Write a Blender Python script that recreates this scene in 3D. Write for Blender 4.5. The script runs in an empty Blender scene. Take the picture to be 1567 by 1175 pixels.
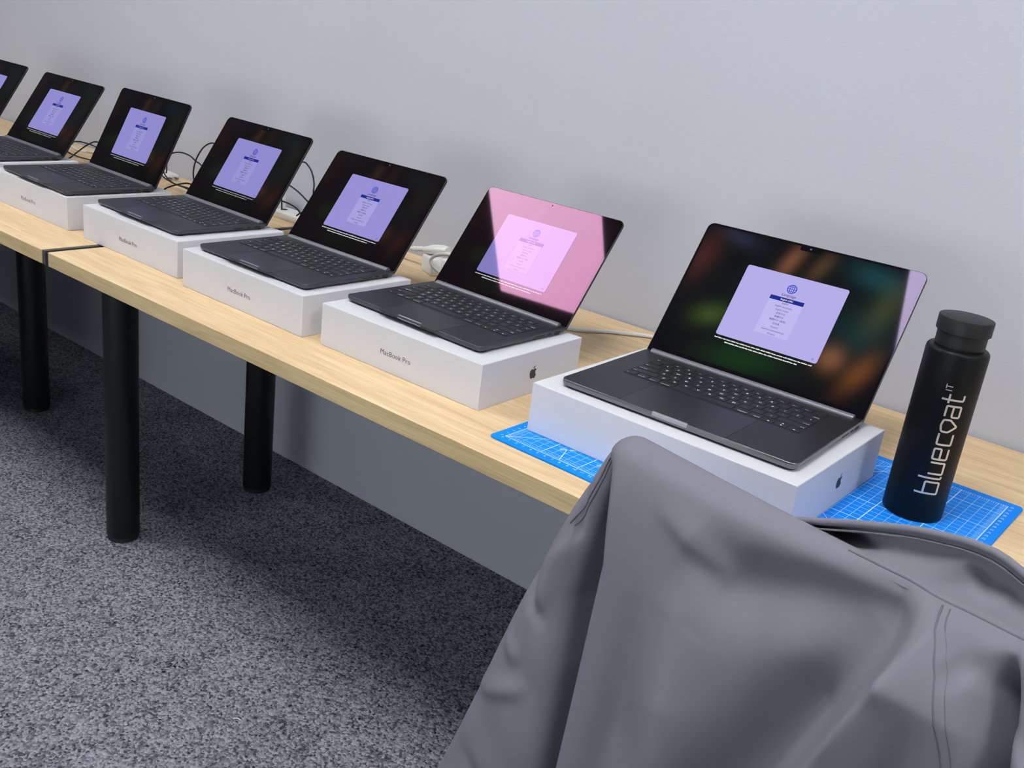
import bpy, bmesh, math, random
import numpy as np
from mathutils import Matrix, Vector

random.seed(7)
PI = math.pi
C = bpy.context.scene.collection
SC = bpy.context.scene
FLOOR = -0.714          # table top is z = 0
WALL = 0.746            # face of the wall behind the table
CEIL = 1.9

# ------------------------------------------------------------------ camera
cam = bpy.data.cameras.new('camera')
cam.sensor_fit = 'HORIZONTAL'
cam.sensor_width = 36.0
cam.lens = 1519.35 / 1567 * 36.0
cam.clip_start = 0.02
co = bpy.data.objects.new('camera', cam)
C.objects.link(co)
R = ((0.76646887, -0.30688380, 0.56422319),
     (0.63055702, 0.19245250, -0.75190417),
     (0.12216105, 0.93208603, 0.34101658))
mw = Matrix([list(R[i]) + [(1.4669, -0.9686, 0.5506)[i]] for i in range(3)] + [[0, 0, 0, 1]])
co.matrix_world = mw
SC.camera = co

# ------------------------------------------------------------------ view, world and light levels
SC.view_settings.view_transform = 'Standard'
SC.view_settings.look = 'None'
SC.view_settings.exposure = 0.0
SC.view_settings.gamma = 1.0
SC.view_settings.use_curve_mapping = False
world = bpy.data.worlds.new('world')
SC.world = world
world.use_nodes = True
world.node_tree.nodes['Background'].inputs[0].default_value = (0.7, 0.8, 1.0, 1)
world.node_tree.nodes['Background'].inputs[1].default_value = 0.3
PANEL_L = 24.5          # radiance of the LED ceiling panels
PANEL_C = (0.97, 0.98, 1.0)
FILL_L = 5.6          # radiance of the frosted fill panes added behind the camera
FILL_C = (0.86, 0.94, 1.0)


# ------------------------------------------------------------------ materials
def s2l(r, g, b):
    def f(v):
        v /= 255.0
        return v / 12.92 if v <= 0.04045 else ((v + 0.055) / 1.055) ** 2.4
    return (f(r), f(g), f(b), 1.0)


def mat(name, col, rough=0.6, metal=0.0, spec=0.5, bump=None, vary=None, emit=None, estr=1.0, tint=None, coat=0.0):
    m = bpy.data.materials.new(name)
    m.use_nodes = True
    nt = m.node_tree
    b = nt.nodes['Principled BSDF']
    if len(col) == 3:
        col = (*col, 1.0)
    b.inputs['Base Color'].default_value = col
    b.inputs['Roughness'].default_value = rough
    b.inputs['Metallic'].default_value = metal
    b.inputs['Specular IOR Level'].default_value = spec
    b.inputs['Coat Weight'].default_value = coat
    if tint:
        b.inputs['Specular Tint'].default_value = (*tint, 1)
    if emit:
        b.inputs['Emission Color'].default_value = (*emit[:3], 1)
        b.inputs['Emission Strength'].default_value = estr
    tc = nt.nodes.new('ShaderNodeTexCoord')
    if vary:                       # (scale, amount): gentle mottling of the colour
        n = nt.nodes.new('ShaderNodeTexNoise')
        n.inputs['Scale'].default_value = vary[0]
        n.inputs['Detail'].default_value = 4
        nt.links.new(tc.outputs['Object'], n.inputs['Vector'])
        r = nt.nodes.new('ShaderNodeMix')
        r.data_type = 'RGBA'
        a = vary[1]
        r.inputs['A'].default_value = tuple(c * (1 - a) for c in col[:3]) + (1,)
        r.inputs['B'].default_value = tuple(min(1, c * (1 + a)) for c in col[:3]) + (1,)
        nt.links.new(n.outputs['Fac'], r.inputs['Factor'])
        nt.links.new(r.outputs['Result'], b.inputs['Base Color'])
    if bump:                       # (scale, strength, distance)
        n = nt.nodes.new('ShaderNodeTexNoise')
        n.inputs['Scale'].default_value = bump[0]
        n.inputs['Detail'].default_value = 3
        nt.links.new(tc.outputs['Object'], n.inputs['Vector'])
        bp = nt.nodes.new('ShaderNodeBump')
        bp.inputs['Strength'].default_value = bump[1]
        bp.inputs['Distance'].default_value = bump[2]
        nt.links.new(n.outputs['Fac'], bp.inputs['Height'])
        nt.links.new(bp.outputs['Normal'], b.inputs['Normal'])
    return m


def N(nt, kind, **kw):
    n = nt.nodes.new(kind)
    for k, v in kw.items():
        setattr(n, k, v)
    return n


def math_node(nt, op, a, b=None, clamp=False):
    n = nt.nodes.new('ShaderNodeMath')
    n.operation = op
    n.use_clamp = clamp
    for i, v in enumerate((a, b)):
        if v is None:
            continue
        if isinstance(v, (int, float)):
            n.inputs[i].default_value = v
        else:
            nt.links.new(v, n.inputs[i])
    return n.outputs[0]


def wood_material(name, dark, light, rough=0.5):
    m = mat(name, light, rough, spec=0.22)
    nt = m.node_tree
    b = nt.nodes['Principled BSDF']
    tc = N(nt, 'ShaderNodeTexCoord')
    mp = N(nt, 'ShaderNodeMapping')
    mp.inputs['Scale'].default_value = (1.6, 22.0, 22.0)
    nt.links.new(tc.outputs['Object'], mp.inputs['Vector'])
    n1 = N(nt, 'ShaderNodeTexNoise')
    n1.inputs['Scale'].default_value = 2.2
    n1.inputs['Detail'].default_value = 7
    n1.inputs['Roughness'].default_value = 0.62
    n1.inputs['Distortion'].default_value = 0.7
    nt.links.new(mp.outputs['Vector'], n1.inputs['Vector'])
    mp2 = N(nt, 'ShaderNodeMapping')
    mp2.inputs['Scale'].default_value = (7.0, 260.0, 260.0)
    nt.links.new(tc.outputs['Object'], mp2.inputs['Vector'])
    n2 = N(nt, 'ShaderNodeTexNoise')
    n2.inputs['Scale'].default_value = 1.5
    n2.inputs['Detail'].default_value = 3
    nt.links.new(mp2.outputs['Vector'], n2.inputs['Vector'])
    s = math_node(nt, 'MULTIPLY', n2.outputs['Fac'], 0.45)
    s = math_node(nt, 'ADD', s, math_node(nt, 'MULTIPLY', n1.outputs['Fac'], 0.75))
    cr = N(nt, 'ShaderNodeValToRGB')
    cr.color_ramp.elements[0].position = 0.40
    cr.color_ramp.elements[0].color = (*dark, 1)
    cr.color_ramp.elements[1].position = 0.74
    cr.color_ramp.elements[1].color = (*light, 1)
    nt.links.new(s, cr.inputs['Fac'])
    nt.links.new(cr.outputs['Color'], b.inputs['Base Color'])
    bp = N(nt, 'ShaderNodeBump')
    bp.inputs['Strength'].default_value = 0.15
    bp.inputs['Distance'].default_value = 0.0004
    nt.links.new(n2.outputs['Fac'], bp.inputs['Height'])
    nt.links.new(bp.outputs['Normal'], b.inputs['Normal'])
    return m


def carpet_material():
    m = mat('carpet_loop', (0.1, 0.1, 0.11), 0.95, spec=0.1)
    nt = m.node_tree
    b = nt.nodes['Principled BSDF']
    tc = N(nt, 'ShaderNodeTexCoord')
    v = N(nt, 'ShaderNodeTexVoronoi')
    v.inputs['Scale'].default_value = 210
    nt.links.new(tc.outputs['Object'], v.inputs['Vector'])
    n = N(nt, 'ShaderNodeTexNoise')
    n.inputs['Scale'].default_value = 130
    n.inputs['Detail'].default_value = 5
    n.inputs['Roughness'].default_value = 0.75
    nt.links.new(tc.outputs['Object'], n.inputs['Vector'])
    n3 = N(nt, 'ShaderNodeTexNoise')
    n3.inputs['Scale'].default_value = 14
    n3.inputs['Detail'].default_value = 3
    nt.links.new(tc.outputs['Object'], n3.inputs['Vector'])
    sep = N(nt, 'ShaderNodeSeparateColor')
    nt.links.new(v.outputs['Color'], sep.inputs['Color'])
    s = math_node(nt, 'MULTIPLY', sep.outputs[0], 0.42)
    s = math_node(nt, 'ADD', s, math_node(nt, 'MULTIPLY', n.outputs['Fac'], 0.55))
    s = math_node(nt, 'ADD', s, math_node(nt, 'MULTIPLY', n3.outputs['Fac'], 0.18))
    cr = N(nt, 'ShaderNodeValToRGB')
    cr.color_ramp.elements[0].position = 0.30
    cr.color_ramp.elements[0].color = (0.014, 0.015, 0.019, 1)
    cr.color_ramp.elements[1].position = 0.85
    cr.color_ramp.elements[1].color = (0.50, 0.50, 0.57, 1)
    nt.links.new(s, cr.inputs['Fac'])
    nt.links.new(cr.outputs['Color'], b.inputs['Base Color'])
    bp = N(nt, 'ShaderNodeBump')
    bp.inputs['Strength'].default_value = 0.9
    bp.inputs['Distance'].default_value = 0.004
    h = math_node(nt, 'SUBTRACT', n.outputs['Fac'], v.outputs['Distance'])
    nt.links.new(h, bp.inputs['Height'])
    nt.links.new(bp.outputs['Normal'], b.inputs['Normal'])
    return m


def mat_print_material():
    """blue cutting mat: 1 cm grid in pale lines, heavier each 5 cm, ruler ticks in the margin"""
    W, D = 0.6063, 0.453
    mx, my = 0.0172, 0.0165           # margins round the printed area
    m = mat('blue_vinyl', (0.004, 0.24, 0.78), 0.6, spec=0.15)
    nt = m.node_tree
    b = nt.nodes['Principled BSDF']
    tc = N(nt, 'ShaderNodeTexCoord')
    sp = N(nt, 'ShaderNodeSeparateXYZ')
    nt.links.new(tc.outputs['Object'], sp.inputs[0])
    x = math_node(nt, 'SUBTRACT', sp.outputs[0], mx)
    y = math_node(nt, 'SUBTRACT', sp.outputs[1], my)
    LX, LY = W - 2 * mx, D - 2 * my

    def grid(c, step, w):
        f = math_node(nt, 'FRACT', math_node(nt, 'ADD', math_node(nt, 'DIVIDE', c, step), 0.5))
        d = math_node(nt, 'ABSOLUTE', math_node(nt, 'SUBTRACT', f, 0.5))
        return math_node(nt, 'LESS_THAN', d, w / 2 / step)

    def within(c, lo, hi):
        return math_node(nt, 'MULTIPLY', math_node(nt, 'GREATER_THAN', c, lo), math_node(nt, 'LESS_THAN', c, hi))
    e = 0.0004
    inx, iny = within(x, -e, LX + e), within(y, -e, LY + e)
    ins = math_node(nt, 'MULTIPLY', inx, iny)
    fine = math_node(nt, 'MULTIPLY', math_node(nt, 'MAXIMUM', grid(x, 0.0127, 0.0007), grid(y, 0.0127, 0.0007)), 0.62)
    heavy = math_node(nt, 'MAXIMUM', grid(x, 0.0635, 0.0012), grid(y, 0.0635, 0.0012))
    g = math_node(nt, 'MULTIPLY', math_node(nt, 'MAXIMUM', fine, heavy), ins)
    # ruler ticks along the four edges of the print
    nx = math_node(nt, 'MAXIMUM', within(x, -e, 0.008), within(x, LX - 0.008, LX + e))
    ny = math_node(nt, 'MAXIMUM', within(y, -e, 0.008), within(y, LY - 0.008, LY + e))
    t1 = math_node(nt, 'MULTIPLY', math_node(nt, 'MULTIPLY', nx, grid(y, 0.00318, 0.0008)), iny)
    t2 = math_node(nt, 'MULTIPLY', math_node(nt, 'MULTIPLY', ny, grid(x, 0.00318, 0.0008)), inx)
    g = math_node(nt, 'MAXIMUM', g, math_node(nt, 'MULTIPLY', math_node(nt, 'MAXIMUM', t1, t2), 0.6))
    mix = N(nt, 'ShaderNodeMix', data_type='RGBA')
    mix.inputs['A'].default_value = (0.000, 0.24, 0.86, 1)
    mix.inputs['B'].default_value = (0.50, 0.76, 0.95, 1)
    nt.links.new(g, mix.inputs['Factor'])
    nt.links.new(mix.outputs['Result'], b.inputs['Base Color'])
    return m


def wallpaper_material(name, blobs, strength, tint, spec):
    """blurred dark desktop picture of an LCD: soft coloured blobs in the panel's own coordinates (metres)"""
    m = mat(name, (0.002, 0.002, 0.002), 0.03, spec=spec, tint=tint)
    nt = m.node_tree
    b = nt.nodes['Principled BSDF']
    tc = N(nt, 'ShaderNodeTexCoord')
    acc = None
    for (px, py, sx, sy, ang, col) in blobs:
        mp = N(nt, 'ShaderNodeMapping', vector_type='TEXTURE')
        mp.inputs['Location'].default_value = (px, py, 0)
        mp.inputs['Rotation'].default_value = (0, 0, ang)
        mp.inputs['Scale'].default_value = (sx, sy, 1)
        nt.links.new(tc.outputs['Object'], mp.inputs['Vector'])
        sp = N(nt, 'ShaderNodeSeparateXYZ')
        nt.links.new(mp.outputs[0], sp.inputs[0])
        d = math_node(nt, 'ADD', math_node(nt, 'MULTIPLY', sp.outputs[0], sp.outputs[0]), math_node(nt, 'MULTIPLY', sp.outputs[1], sp.outputs[1]))
        g = math_node(nt, 'EXPONENT', math_node(nt, 'MULTIPLY', d, -1.0))
        vm = N(nt, 'ShaderNodeVectorMath', operation='SCALE')
        vm.inputs[0].default_value = col
        nt.links.new(g, vm.inputs['Scale'])
        if acc is None:
            acc = vm.outputs[0]
        else:
            ad = N(nt, 'ShaderNodeVectorMath', operation='ADD')
            nt.links.new(acc, ad.inputs[0])
            nt.links.new(vm.outputs[0], ad.inputs[1])
            acc = ad.outputs[0]
    nt.links.new(acc, b.inputs['Emission Color'])
    b.inputs['Emission Strength'].default_value = strength
    return m


M = {}
M['wall'] = mat('painted_wall', s2l(193, 195, 203), 0.85, spec=0.2, bump=(260, 0.25, 0.0012), vary=(3.0, 0.03))
M['ceiling'] = mat('ceiling_tile', (0.72, 0.72, 0.72), 0.9, spec=0.1)
M['carpet'] = carpet_material()
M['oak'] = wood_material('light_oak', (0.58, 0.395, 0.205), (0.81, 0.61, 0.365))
M['oak_edge'] = wood_material('oak_edge_band', (0.44, 0.325, 0.155), (0.64, 0.49, 0.27), 0.55)  # oak darkened for the edges; their weaker light put into the colour
M['black_steel'] = mat('black_powder_coat', (0.006, 0.006, 0.007), 0.45, spec=0.35, bump=(900, 0.05, 0.0002))
M['grey_plastic'] = mat('grey_plastic', (0.055, 0.055, 0.06), 0.5)
M['dark_plastic'] = mat('dark_plastic', (0.012, 0.012, 0.013), 0.5)
M['panel_light'] = mat('led_diffuser', (0.8, 0.8, 0.8), 0.5, emit=PANEL_C, estr=PANEL_L)
M['frosted'] = mat('frosted_daylit_glass', (0.8, 0.8, 0.8), 0.5, emit=FILL_C, estr=FILL_L)  # glowing panes added as low fill for the wall under the table
M['white_metal'] = mat('white_metal', (0.75, 0.75, 0.75), 0.4)
M['carton'] = mat('white_carton', (0.64, 0.64, 0.665), 0.55, spec=0.3, bump=(700, 0.04, 0.0002))
M['print_grey'] = mat('print_dark_grey', (0.035, 0.035, 0.04), 0.5)
M['aluminium_dark'] = mat('dark_anodised_aluminium', (0.028, 0.028, 0.031), 0.42, metal=0.5, spec=0.5, bump=(2500, 0.03, 0.0001))
M['aluminium_light'] = mat('grey_anodised_aluminium', (0.20, 0.20, 0.21), 0.32, metal=0.8, bump=(2500, 0.03, 0.0001))  # lighter flank tone, reflected carton and wall light put into the colour
M['aluminium_mid'] = mat('mid_anodised_aluminium', (0.085, 0.085, 0.09), 0.38, metal=0.7, bump=(2500, 0.03, 0.0001))
M['hinge'] = mat('hinge_cover_grey', (0.20, 0.20, 0.225), 0.45, metal=0.5)
M['notch'] = mat('polished_notch_metal', (0.42, 0.42, 0.45), 0.35, metal=0.6)
M['well'] = mat('keyboard_well_black', (0.006, 0.006, 0.007), 0.6)
M['key'] = mat('key_black', (0.013, 0.013, 0.015), 0.48, spec=0.4)
M['legend'] = mat('key_legend_white', (0.75, 0.77, 0.8), 0.6, emit=(0.8, 0.85, 0.9), estr=0.25)
M['pad'] = mat('trackpad_glass', (0.030, 0.030, 0.034), 0.38, metal=0.4)
M['port'] = mat('port_black', (0.003, 0.003, 0.003), 0.6)
M['rubber'] = mat('rubber_black', (0.01, 0.01, 0.01), 0.8)
M['bottle'] = mat('matt_black_coating', (0.0025, 0.0034, 0.0038), 0.45, spec=0.24, bump=(1600, 0.06, 0.0002))
M['bottle_cap'] = mat('matt_black_lid', (0.010, 0.0105, 0.0105), 0.5, spec=0.4, bump=(1400, 0.06, 0.0002))
M['steel_mark'] = mat('engraved_steel', (0.72, 0.70, 0.66), 0.38, metal=0.6)
M['white_plastic'] = mat('white_plastic', (0.78, 0.78, 0.76), 0.4)
M['white_cable'] = mat('white_cable', (0.74, 0.74, 0.72), 0.5)
M['black_cable'] = mat('black_cable', (0.012, 0.012, 0.013), 0.5)
M['softshell'] = mat('grey_softshell', (0.182, 0.176, 0.208), 0.85, spec=0.2, bump=(1500, 0.10, 0.0003), vary=(40, 0.05))
M['softshell_seam'] = mat('grey_softshell_seam', (0.135, 0.13, 0.152), 0.85, spec=0.2)  # cloth colour darkened along the seams in place of groove shading
M['mesh_fabric'] = mat('black_chair_fabric', (0.02, 0.02, 0.022), 0.9)
M['mat'] = mat_print_material()
M['mat_lines'] = mat('mat_print_pale', (0.52, 0.78, 0.95), 0.5)
M['backing'] = mat('dark_backing_laminate', (0.03, 0.03, 0.03), 0.6)  # dark underside added to cut light bounced under the table
M['cabinet'] = mat('cabinet_grey', (0.30, 0.30, 0.31), 0.6)

# screens: the anti-reflection coating tints what the glass reflects
TINT_NEAR, TINT_FAR = (0.80, 0.62, 1.0), (1.0, 0.36, 0.70)
SPEC_NEAR, SPEC_FAR = 0.28, 0.30
BLOBS = [(.157, .205, .013, .034, -.30, (.150, .058, .026)), (.205, .207, .013, .030, -.35, (.060, .028, .010)),
         (.016, .178, .024, .045, -.2, (.045, .011, .006)), (.074, .086, .030, .018, .3, (.030, .060, .006)),
         (.150, .030, .060, .020, .1, (.003, .026, .001)), (.290, .212, .040, .020, -.2, (.004, .040, .045)),
         (.320, .170, .022, .045, -.2, (.030, .036, .012)), (.276, .072, .020, .020, 0, (.170, .065, .026)),
         (.322, .062, .016, .034, -.4, (.120, .038, .006)), (.062, .224, .034, .014, -.2, (.012, .016, .036)),
         (.300, .120, .045, .040, 0, (.002, .016, .016)), (.180, .120, .150, .110, 0, (.001, .006, .003))]
BLOBS14 = [(a * .88, b * .886, c * .88, d * .886, e, f) for (a, b, c, d, e, f) in BLOBS]


def screen_set(key, tint, spec, blobs, wall, dlg, lst, txt):
    return dict(glass=mat('screen_glass_' + key, (0.002, 0.002, 0.002), 0.03, spec=spec, tint=tint),
                picture=wallpaper_material('screen_picture_' + key, blobs, wall, tint, spec),
                dialog=mat('screen_dialog_' + key, (.002, .002, .002), .03, spec=spec, tint=tint, emit=s2l(*dlg)),
                list=mat('screen_list_' + key, (.002, .002, .002), .03, spec=spec, tint=tint, emit=s2l(*lst)),
                bar=mat('screen_bar_' + key, (.002, .002, .002), .03, spec=spec, tint=tint, emit=s2l(24, 40, 140)),
                globe=mat('screen_globe_' + key, (.002, .002, .002), .03, spec=spec, tint=tint, emit=s2l(26, 60, 190)),
                ink=mat('screen_ink_' + key, (.002, .002, .002), .03, spec=spec, tint=tint, emit=s2l(50, 46, 76)),
                caption=mat('screen_caption_' + key, (.002, .002, .002), .03, spec=spec, tint=tint, emit=s2l(*txt)))


SCR_A = screen_set('near', TINT_NEAR, SPEC_NEAR, BLOBS, 1.0, (179, 173, 232), (190, 184, 238), (255, 255, 255))
SCR_B = screen_set('mid', TINT_FAR, SPEC_FAR, BLOBS14, 0.13, (150, 143, 212), (166, 160, 222), (235, 235, 240))
SCR_M = screen_set('pink', TINT_FAR, SPEC_FAR, BLOBS14, 0.13, (128, 123, 190), (140, 134, 200), (225, 225, 230))
SCR_C = screen_set('far', TINT_FAR, SPEC_FAR, BLOBS14, 0.17, (142, 138, 205), (151, 147, 211), (170, 170, 175))

# ------------------------------------------------------------------ mesh helpers
CACHE = {}


class MB:
    """vertex / face collector for one mesh"""

    def __init__(self):
        self.v, self.f = [], []

    def add(self, verts, faces):
        o = len(self.v)
        self.v += [tuple(p) for p in verts]
        self.f += [tuple(i + o for i in q) for q in faces]
        return self

    def box(self, x0, x1, y0, y1, z0, z1, ch=0.0):
        rings = []
        if ch <= 0:
            rings = [(0, z0), (0, z1)]
        else:
            rings = [(ch, z0), (0, z0 + ch), (0, z1 - ch), (ch, z1)]
        rr = []
        for ins, z in rings:
            rr.append([(x0 + ins, y0 + ins, z), (x1 - ins, y0 + ins, z), (x1 - ins, y1 - ins, z), (x0 + ins, y1 - ins, z)])
        return self.loft(rr)

    def loft(self, rings, cap0=True, cap1=True, closed=True):
        o = len(self.v)
        n = len(rings[0])
        for r in rings:
            self.v += [tuple(p) for p in r]
        for k in range(len(rings) - 1):
            for i in range(n if closed else n - 1):
                j = (i + 1) % n
                self.f.append((o + k * n + i, o + k * n + j, o + (k + 1) * n + j, o + (k + 1) * n + i))
        if cap0:
            self.f.append(tuple(o + i for i in reversed(range(n))))
        if cap1:
            b = o + (len(rings) - 1) * n
            self.f.append(tuple(b + i for i in range(n)))
        return self

    def tube(self, pts, r, seg=8, caps=True):
        pts = [Vector(p) for p in pts]
        rings = []
        up = None
        for i, p in enumerate(pts):
            t = (pts[min(i + 1, len(pts) - 1)] - pts[max(i - 1, 0)]).normalized()
            if up is None:
                a = Vector((0, 0, 1)) if abs(t.z) < 0.9 else Vector((1, 0, 0))
                up = (a - t * a.dot(t)).normalized()
            else:
                up = (up - t * up.dot(t)).normalized()
            s = t.cross(up)
            rad = r[i] if isinstance(r, (list, tuple)) else r
            rings.append([p + (up * math.cos(2 * PI * k / seg) + s * math.sin(2 * PI * k / seg)) * rad for k in range(seg)])
        return self.loft(rings, caps, caps)

    def lathe(self, prof, cx=0, cy=0, seg=48):
        rings = [[(cx + r * math.cos(2 * PI * k / seg), cy + r * math.sin(2 * PI * k / seg), z) for k in range(seg)] for r, z in prof]
        return self.loft(rings)

    def mesh(self, name, m, smooth=None):
        me = bpy.data.meshes.new(name)
        me.from_pydata(self.v, [], self.f)
        me.update()
        me.materials.append(m)
        if smooth is not None:
            me.polygons.foreach_set('use_smooth', [True] * len(me.polygons))
            me.set_sharp_from_angle(angle=math.radians(smooth))
        return me


def obj(name, me, parent=None, loc=(0, 0, 0), rot=(0, 0, 0)):
    o = bpy.data.objects.new(name, me)
    C.objects.link(o)
    o.location = loc
    o.rotation_euler = rot
    if parent:
        o.parent = parent
    return o


def tag(o, label=None, cat=None, group=None, kind=None):
    if label:
        o['label'] = label
    if cat:
        o['category'] = cat
    if group:
        o['group'] = group
    if kind:
        o['kind'] = kind
    return o


def thing(name, label, cat, loc=(0, 0, 0), rz=0.0, group=None):
    return tag(obj(name, None, None, loc, (0, 0, rz)), label, cat, group)


def rrect(x0, x1, y0, y1, z, r, seg=6, rb=None):
    """rounded rectangle, counter-clockwise; rb is another radius for the two y0 corners"""
    rb = r if rb is None else rb
    out = []
    for cx, cy, a, q in ((x0 + rb, y0 + rb, PI, rb), (x1 - rb, y0 + rb, 1.5 * PI, rb), (x1 - r, y1 - r, 0, r), (x0 + r, y1 - r, .5 * PI, r)):
        for k in range(seg + 1):
            t = a + .5 * PI * k / seg
            out.append((cx + q * math.cos(t), cy + q * math.sin(t), z))
    return out


def rslab(x0, x1, y0, y1, r, rings, seg=6, rb=None):
    mb = MB()
    rr = []
    for ins, z in rings:
        rr.append(rrect(x0 + ins, x1 - ins, y0 + ins, y1 - ins, z, max(r - ins, 0.0002), seg, None if rb is None else max(rb - ins, 0.0002)))
    return mb.loft(rr)


def catmull(pts, n=8):
    pts = [Vector(p) for p in pts]
    P = [pts[0] * 2 - pts[1]] + pts + [pts[-1] * 2 - pts[-2]]
    out = []
    for i in range(1, len(P) - 2):
        for k in range(n):
            t = k / n
            a, b, c, d = P[i - 1], P[i], P[i + 1], P[i + 2]
            out.append(.5 * ((2 * b) + (c - a) * t + (2 * a - 5 * b + 4 * c - d) * t * t + (3 * b - a - 3 * c + d) * t ** 3))
    out.append(pts[-1])
    return out


def text_geo(s, size, align='CENTER', extr=0.0):
    """flat lettering as (verts, faces)"""
    k = ('txt', s, size, align, extr)
    if k in CACHE:
        return CACHE[k]
    cu = bpy.data.curves.new('lettering', 'FONT')
    cu.body = s
    cu.size = size
    cu.align_x = align
    cu.align_y = 'CENTER'
    cu.resolution_u = 2
    cu.extrude = extr
    o = bpy.data.objects.new('lettering', cu)
    C.objects.link(o)
    dg = bpy.context.evaluated_depsgraph_get()
    ev = o.evaluated_get(dg)
    me = ev.to_mesh()
    vs = [tuple(v.co) for v in me.vertices]
    fs = [tuple(p.vertices) for p in me.polygons]
    ev.to_mesh_clear()
    bpy.data.objects.remove(o)
    bpy.data.curves.remove(cu)
    CACHE[k] = (vs, fs)
    return CACHE[k]


# ------------------------------------------------------------------ room shell
RX0, RX1, RY0 = -6.2, 3.6, -4.6


def structure(name, mb, m):
    return tag(obj(name, mb.mesh(name, m)), kind='structure')


structure('floor', MB().box(RX0 - .1, RX1 + .1, RY0 - .1, WALL + .1, FLOOR - .1, FLOOR), M['carpet'])
structure('ceiling', MB().box(RX0 - .1, RX1 + .1, RY0 - .1, WALL + .1, CEIL, CEIL + .1), M['ceiling'])
structure('wall_back', MB().box(RX0, RX1, WALL, WALL + .1, FLOOR, CEIL), M['wall'])
structure('wall_left', MB().box(RX0 - .1, RX0, RY0, WALL, FLOOR, CEIL), M['wall'])
structure('wall_right', MB().box(RX1, RX1 + .1, RY0, WALL, FLOOR, CEIL), M['wall'])
# wall behind the camera; added for low fill light, a glowing frosted window
WX0, WX1, WZ0, WZ1 = -0.6, 2.3, FLOOR + .04, .45
fw = MB().box(RX0, WX0, RY0 - .1, RY0, FLOOR, CEIL).box(WX1, RX1, RY0 - .1, RY0, FLOOR, CEIL)
fw.box(WX0, WX1, RY0 - .1, RY0, FLOOR, WZ0).box(WX0, WX1, RY0 - .1, RY0, WZ1, CEIL)
structure('wall_front', fw, M['wall'])
win = tag(obj('window_1', None, None, (0, 0, 0)), kind='structure')
npan = 4
pw = (WX1 - WX0) / npan
for i in range(npan):
    obj('pane', MB().box(WX0 + i * pw + .03, WX0 + (i + 1) * pw - .03, RY0 - .06, RY0 - .05, WZ0 + .03, WZ1 - .03).mesh('pane', M['frosted']), win)
for i in range(npan + 1):
    x = WX0 + i * pw
    a, b = (x if i == 0 else x - .03), (x if i == npan else x + .03)
    obj('mullion', MB().box(a, b, RY0 - .08, RY0 - .02, WZ0, WZ1).mesh('mullion', M['white_metal']), win)
obj('window_frame', MB().box(WX0, WX1, RY0 - .08, RY0 - .02, WZ0, WZ0 + .03).box(WX0, WX1, RY0 - .08, RY0 - .02, WZ1 - .03, WZ1).mesh('window_frame', M['white_metal']), win)

# ceiling panels, 0.62 m square
for k, (x, y, lab) in enumerate(((-1.06, -.585, 'square LED ceiling panel mirrored as the large pink shape in a laptop screen'),
                                 (0.895, -.585, 'square LED ceiling panel mirrored at the edge of the nearest laptop screen'),
                                 (2.85, -.585, 'square LED ceiling panel nearest the right wall, out of frame overhead'),
                                 (-3.40, -1.95, 'square LED ceiling panel over the far end of the room, out of frame'))):  # last panel added to brighten the far wall, clear of the screens
    if True:
        t = thing('ceiling_light', lab, 'ceiling light', (x, y, CEIL), 0, 'ceiling light panels')
        h = .305
        obj('diffuser', MB().box(-h, h, -h, h, -.012, -.004).mesh('diffuser', M['panel_light']), t)
        fr = MB()
        for a in ((-h - .02, h + .02, -h - .02, -h), (-h - .02, h + .02, h, h + .02), (-h - .02, -h, -h, h), (h, h + .02, -h, h)):
            fr.box(a[0], a[1], a[2], a[3], -.014, 0)
        obj('frame', fr.mesh('frame', M['white_metal']), t)

# ------------------------------------------------------------------ tables
TY0, TY1, TT = 0.0, 0.738, 0.0304


def tabletop(x0, x1):
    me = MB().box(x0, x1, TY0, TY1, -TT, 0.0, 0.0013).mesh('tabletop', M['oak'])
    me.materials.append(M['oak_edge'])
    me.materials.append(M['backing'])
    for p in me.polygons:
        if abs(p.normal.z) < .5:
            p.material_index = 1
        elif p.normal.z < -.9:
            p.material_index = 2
    return me


def leg(t, x, y, r=0.0375):
    top = -TT
    lg = obj('leg', MB().lathe([(r - .001, FLOOR + .012), (r, FLOOR + .014), (r, top - .004), (r, top)], 0, 0, 40).mesh('leg', M['black_steel'], 40), t, (x, y, 0))
    obj('leg_foot', MB().lathe([(r - .005, FLOOR), (r - .002, FLOOR + .002), (r - .002, FLOOR + .012)], 0, 0, 40).mesh('leg_foot', M['dark_plastic'], 40), lg)
    obj('mounting_plate', MB().lathe([(.055, top - .006), (.055, top)], 0, 0, 32).mesh('mounting_plate', M['black_steel'], 40), lg)


ta = thing('long_table', 'light oak table with black round legs holding the nearest laptops', 'table')
obj('tabletop', tabletop(-.4655, 2.1), ta)
leg(ta, -.4765, .1625)
leg(ta, -.494, .563)
leg(ta, 1.95, .1625)
leg(ta, 1.95, .563)
obj('frame_rail', MB().box(-.40, 1.90, .35, .39, -TT - .04, -TT).mesh('frame_rail', M['black_steel']), ta)
js = obj('joint_strip', MB().box(-.4930, -.4815, TY0 + .002, TY1, -TT, -.0015).mesh('joint_strip', M['grey_plastic']), ta)
obj('joint_lip', MB().box(-.4815, -.4655, TY0 + .003, TY1, -TT, -.004).mesh('joint_lip', M['dark_plastic']), js)

tb = thing('long_table', 'light oak table beyond the grey joint, holding the farther laptops', 'table')
obj('tabletop', tabletop(-3.3, -.493), tb)
leg(tb, -1.297, .365)
leg(tb, -2.60, .365)
obj('frame_rail', MB().box(-3.1, -.56, .345, .385, -TT - .04, -TT).mesh('frame_rail', M['black_steel']), tb)

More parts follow.
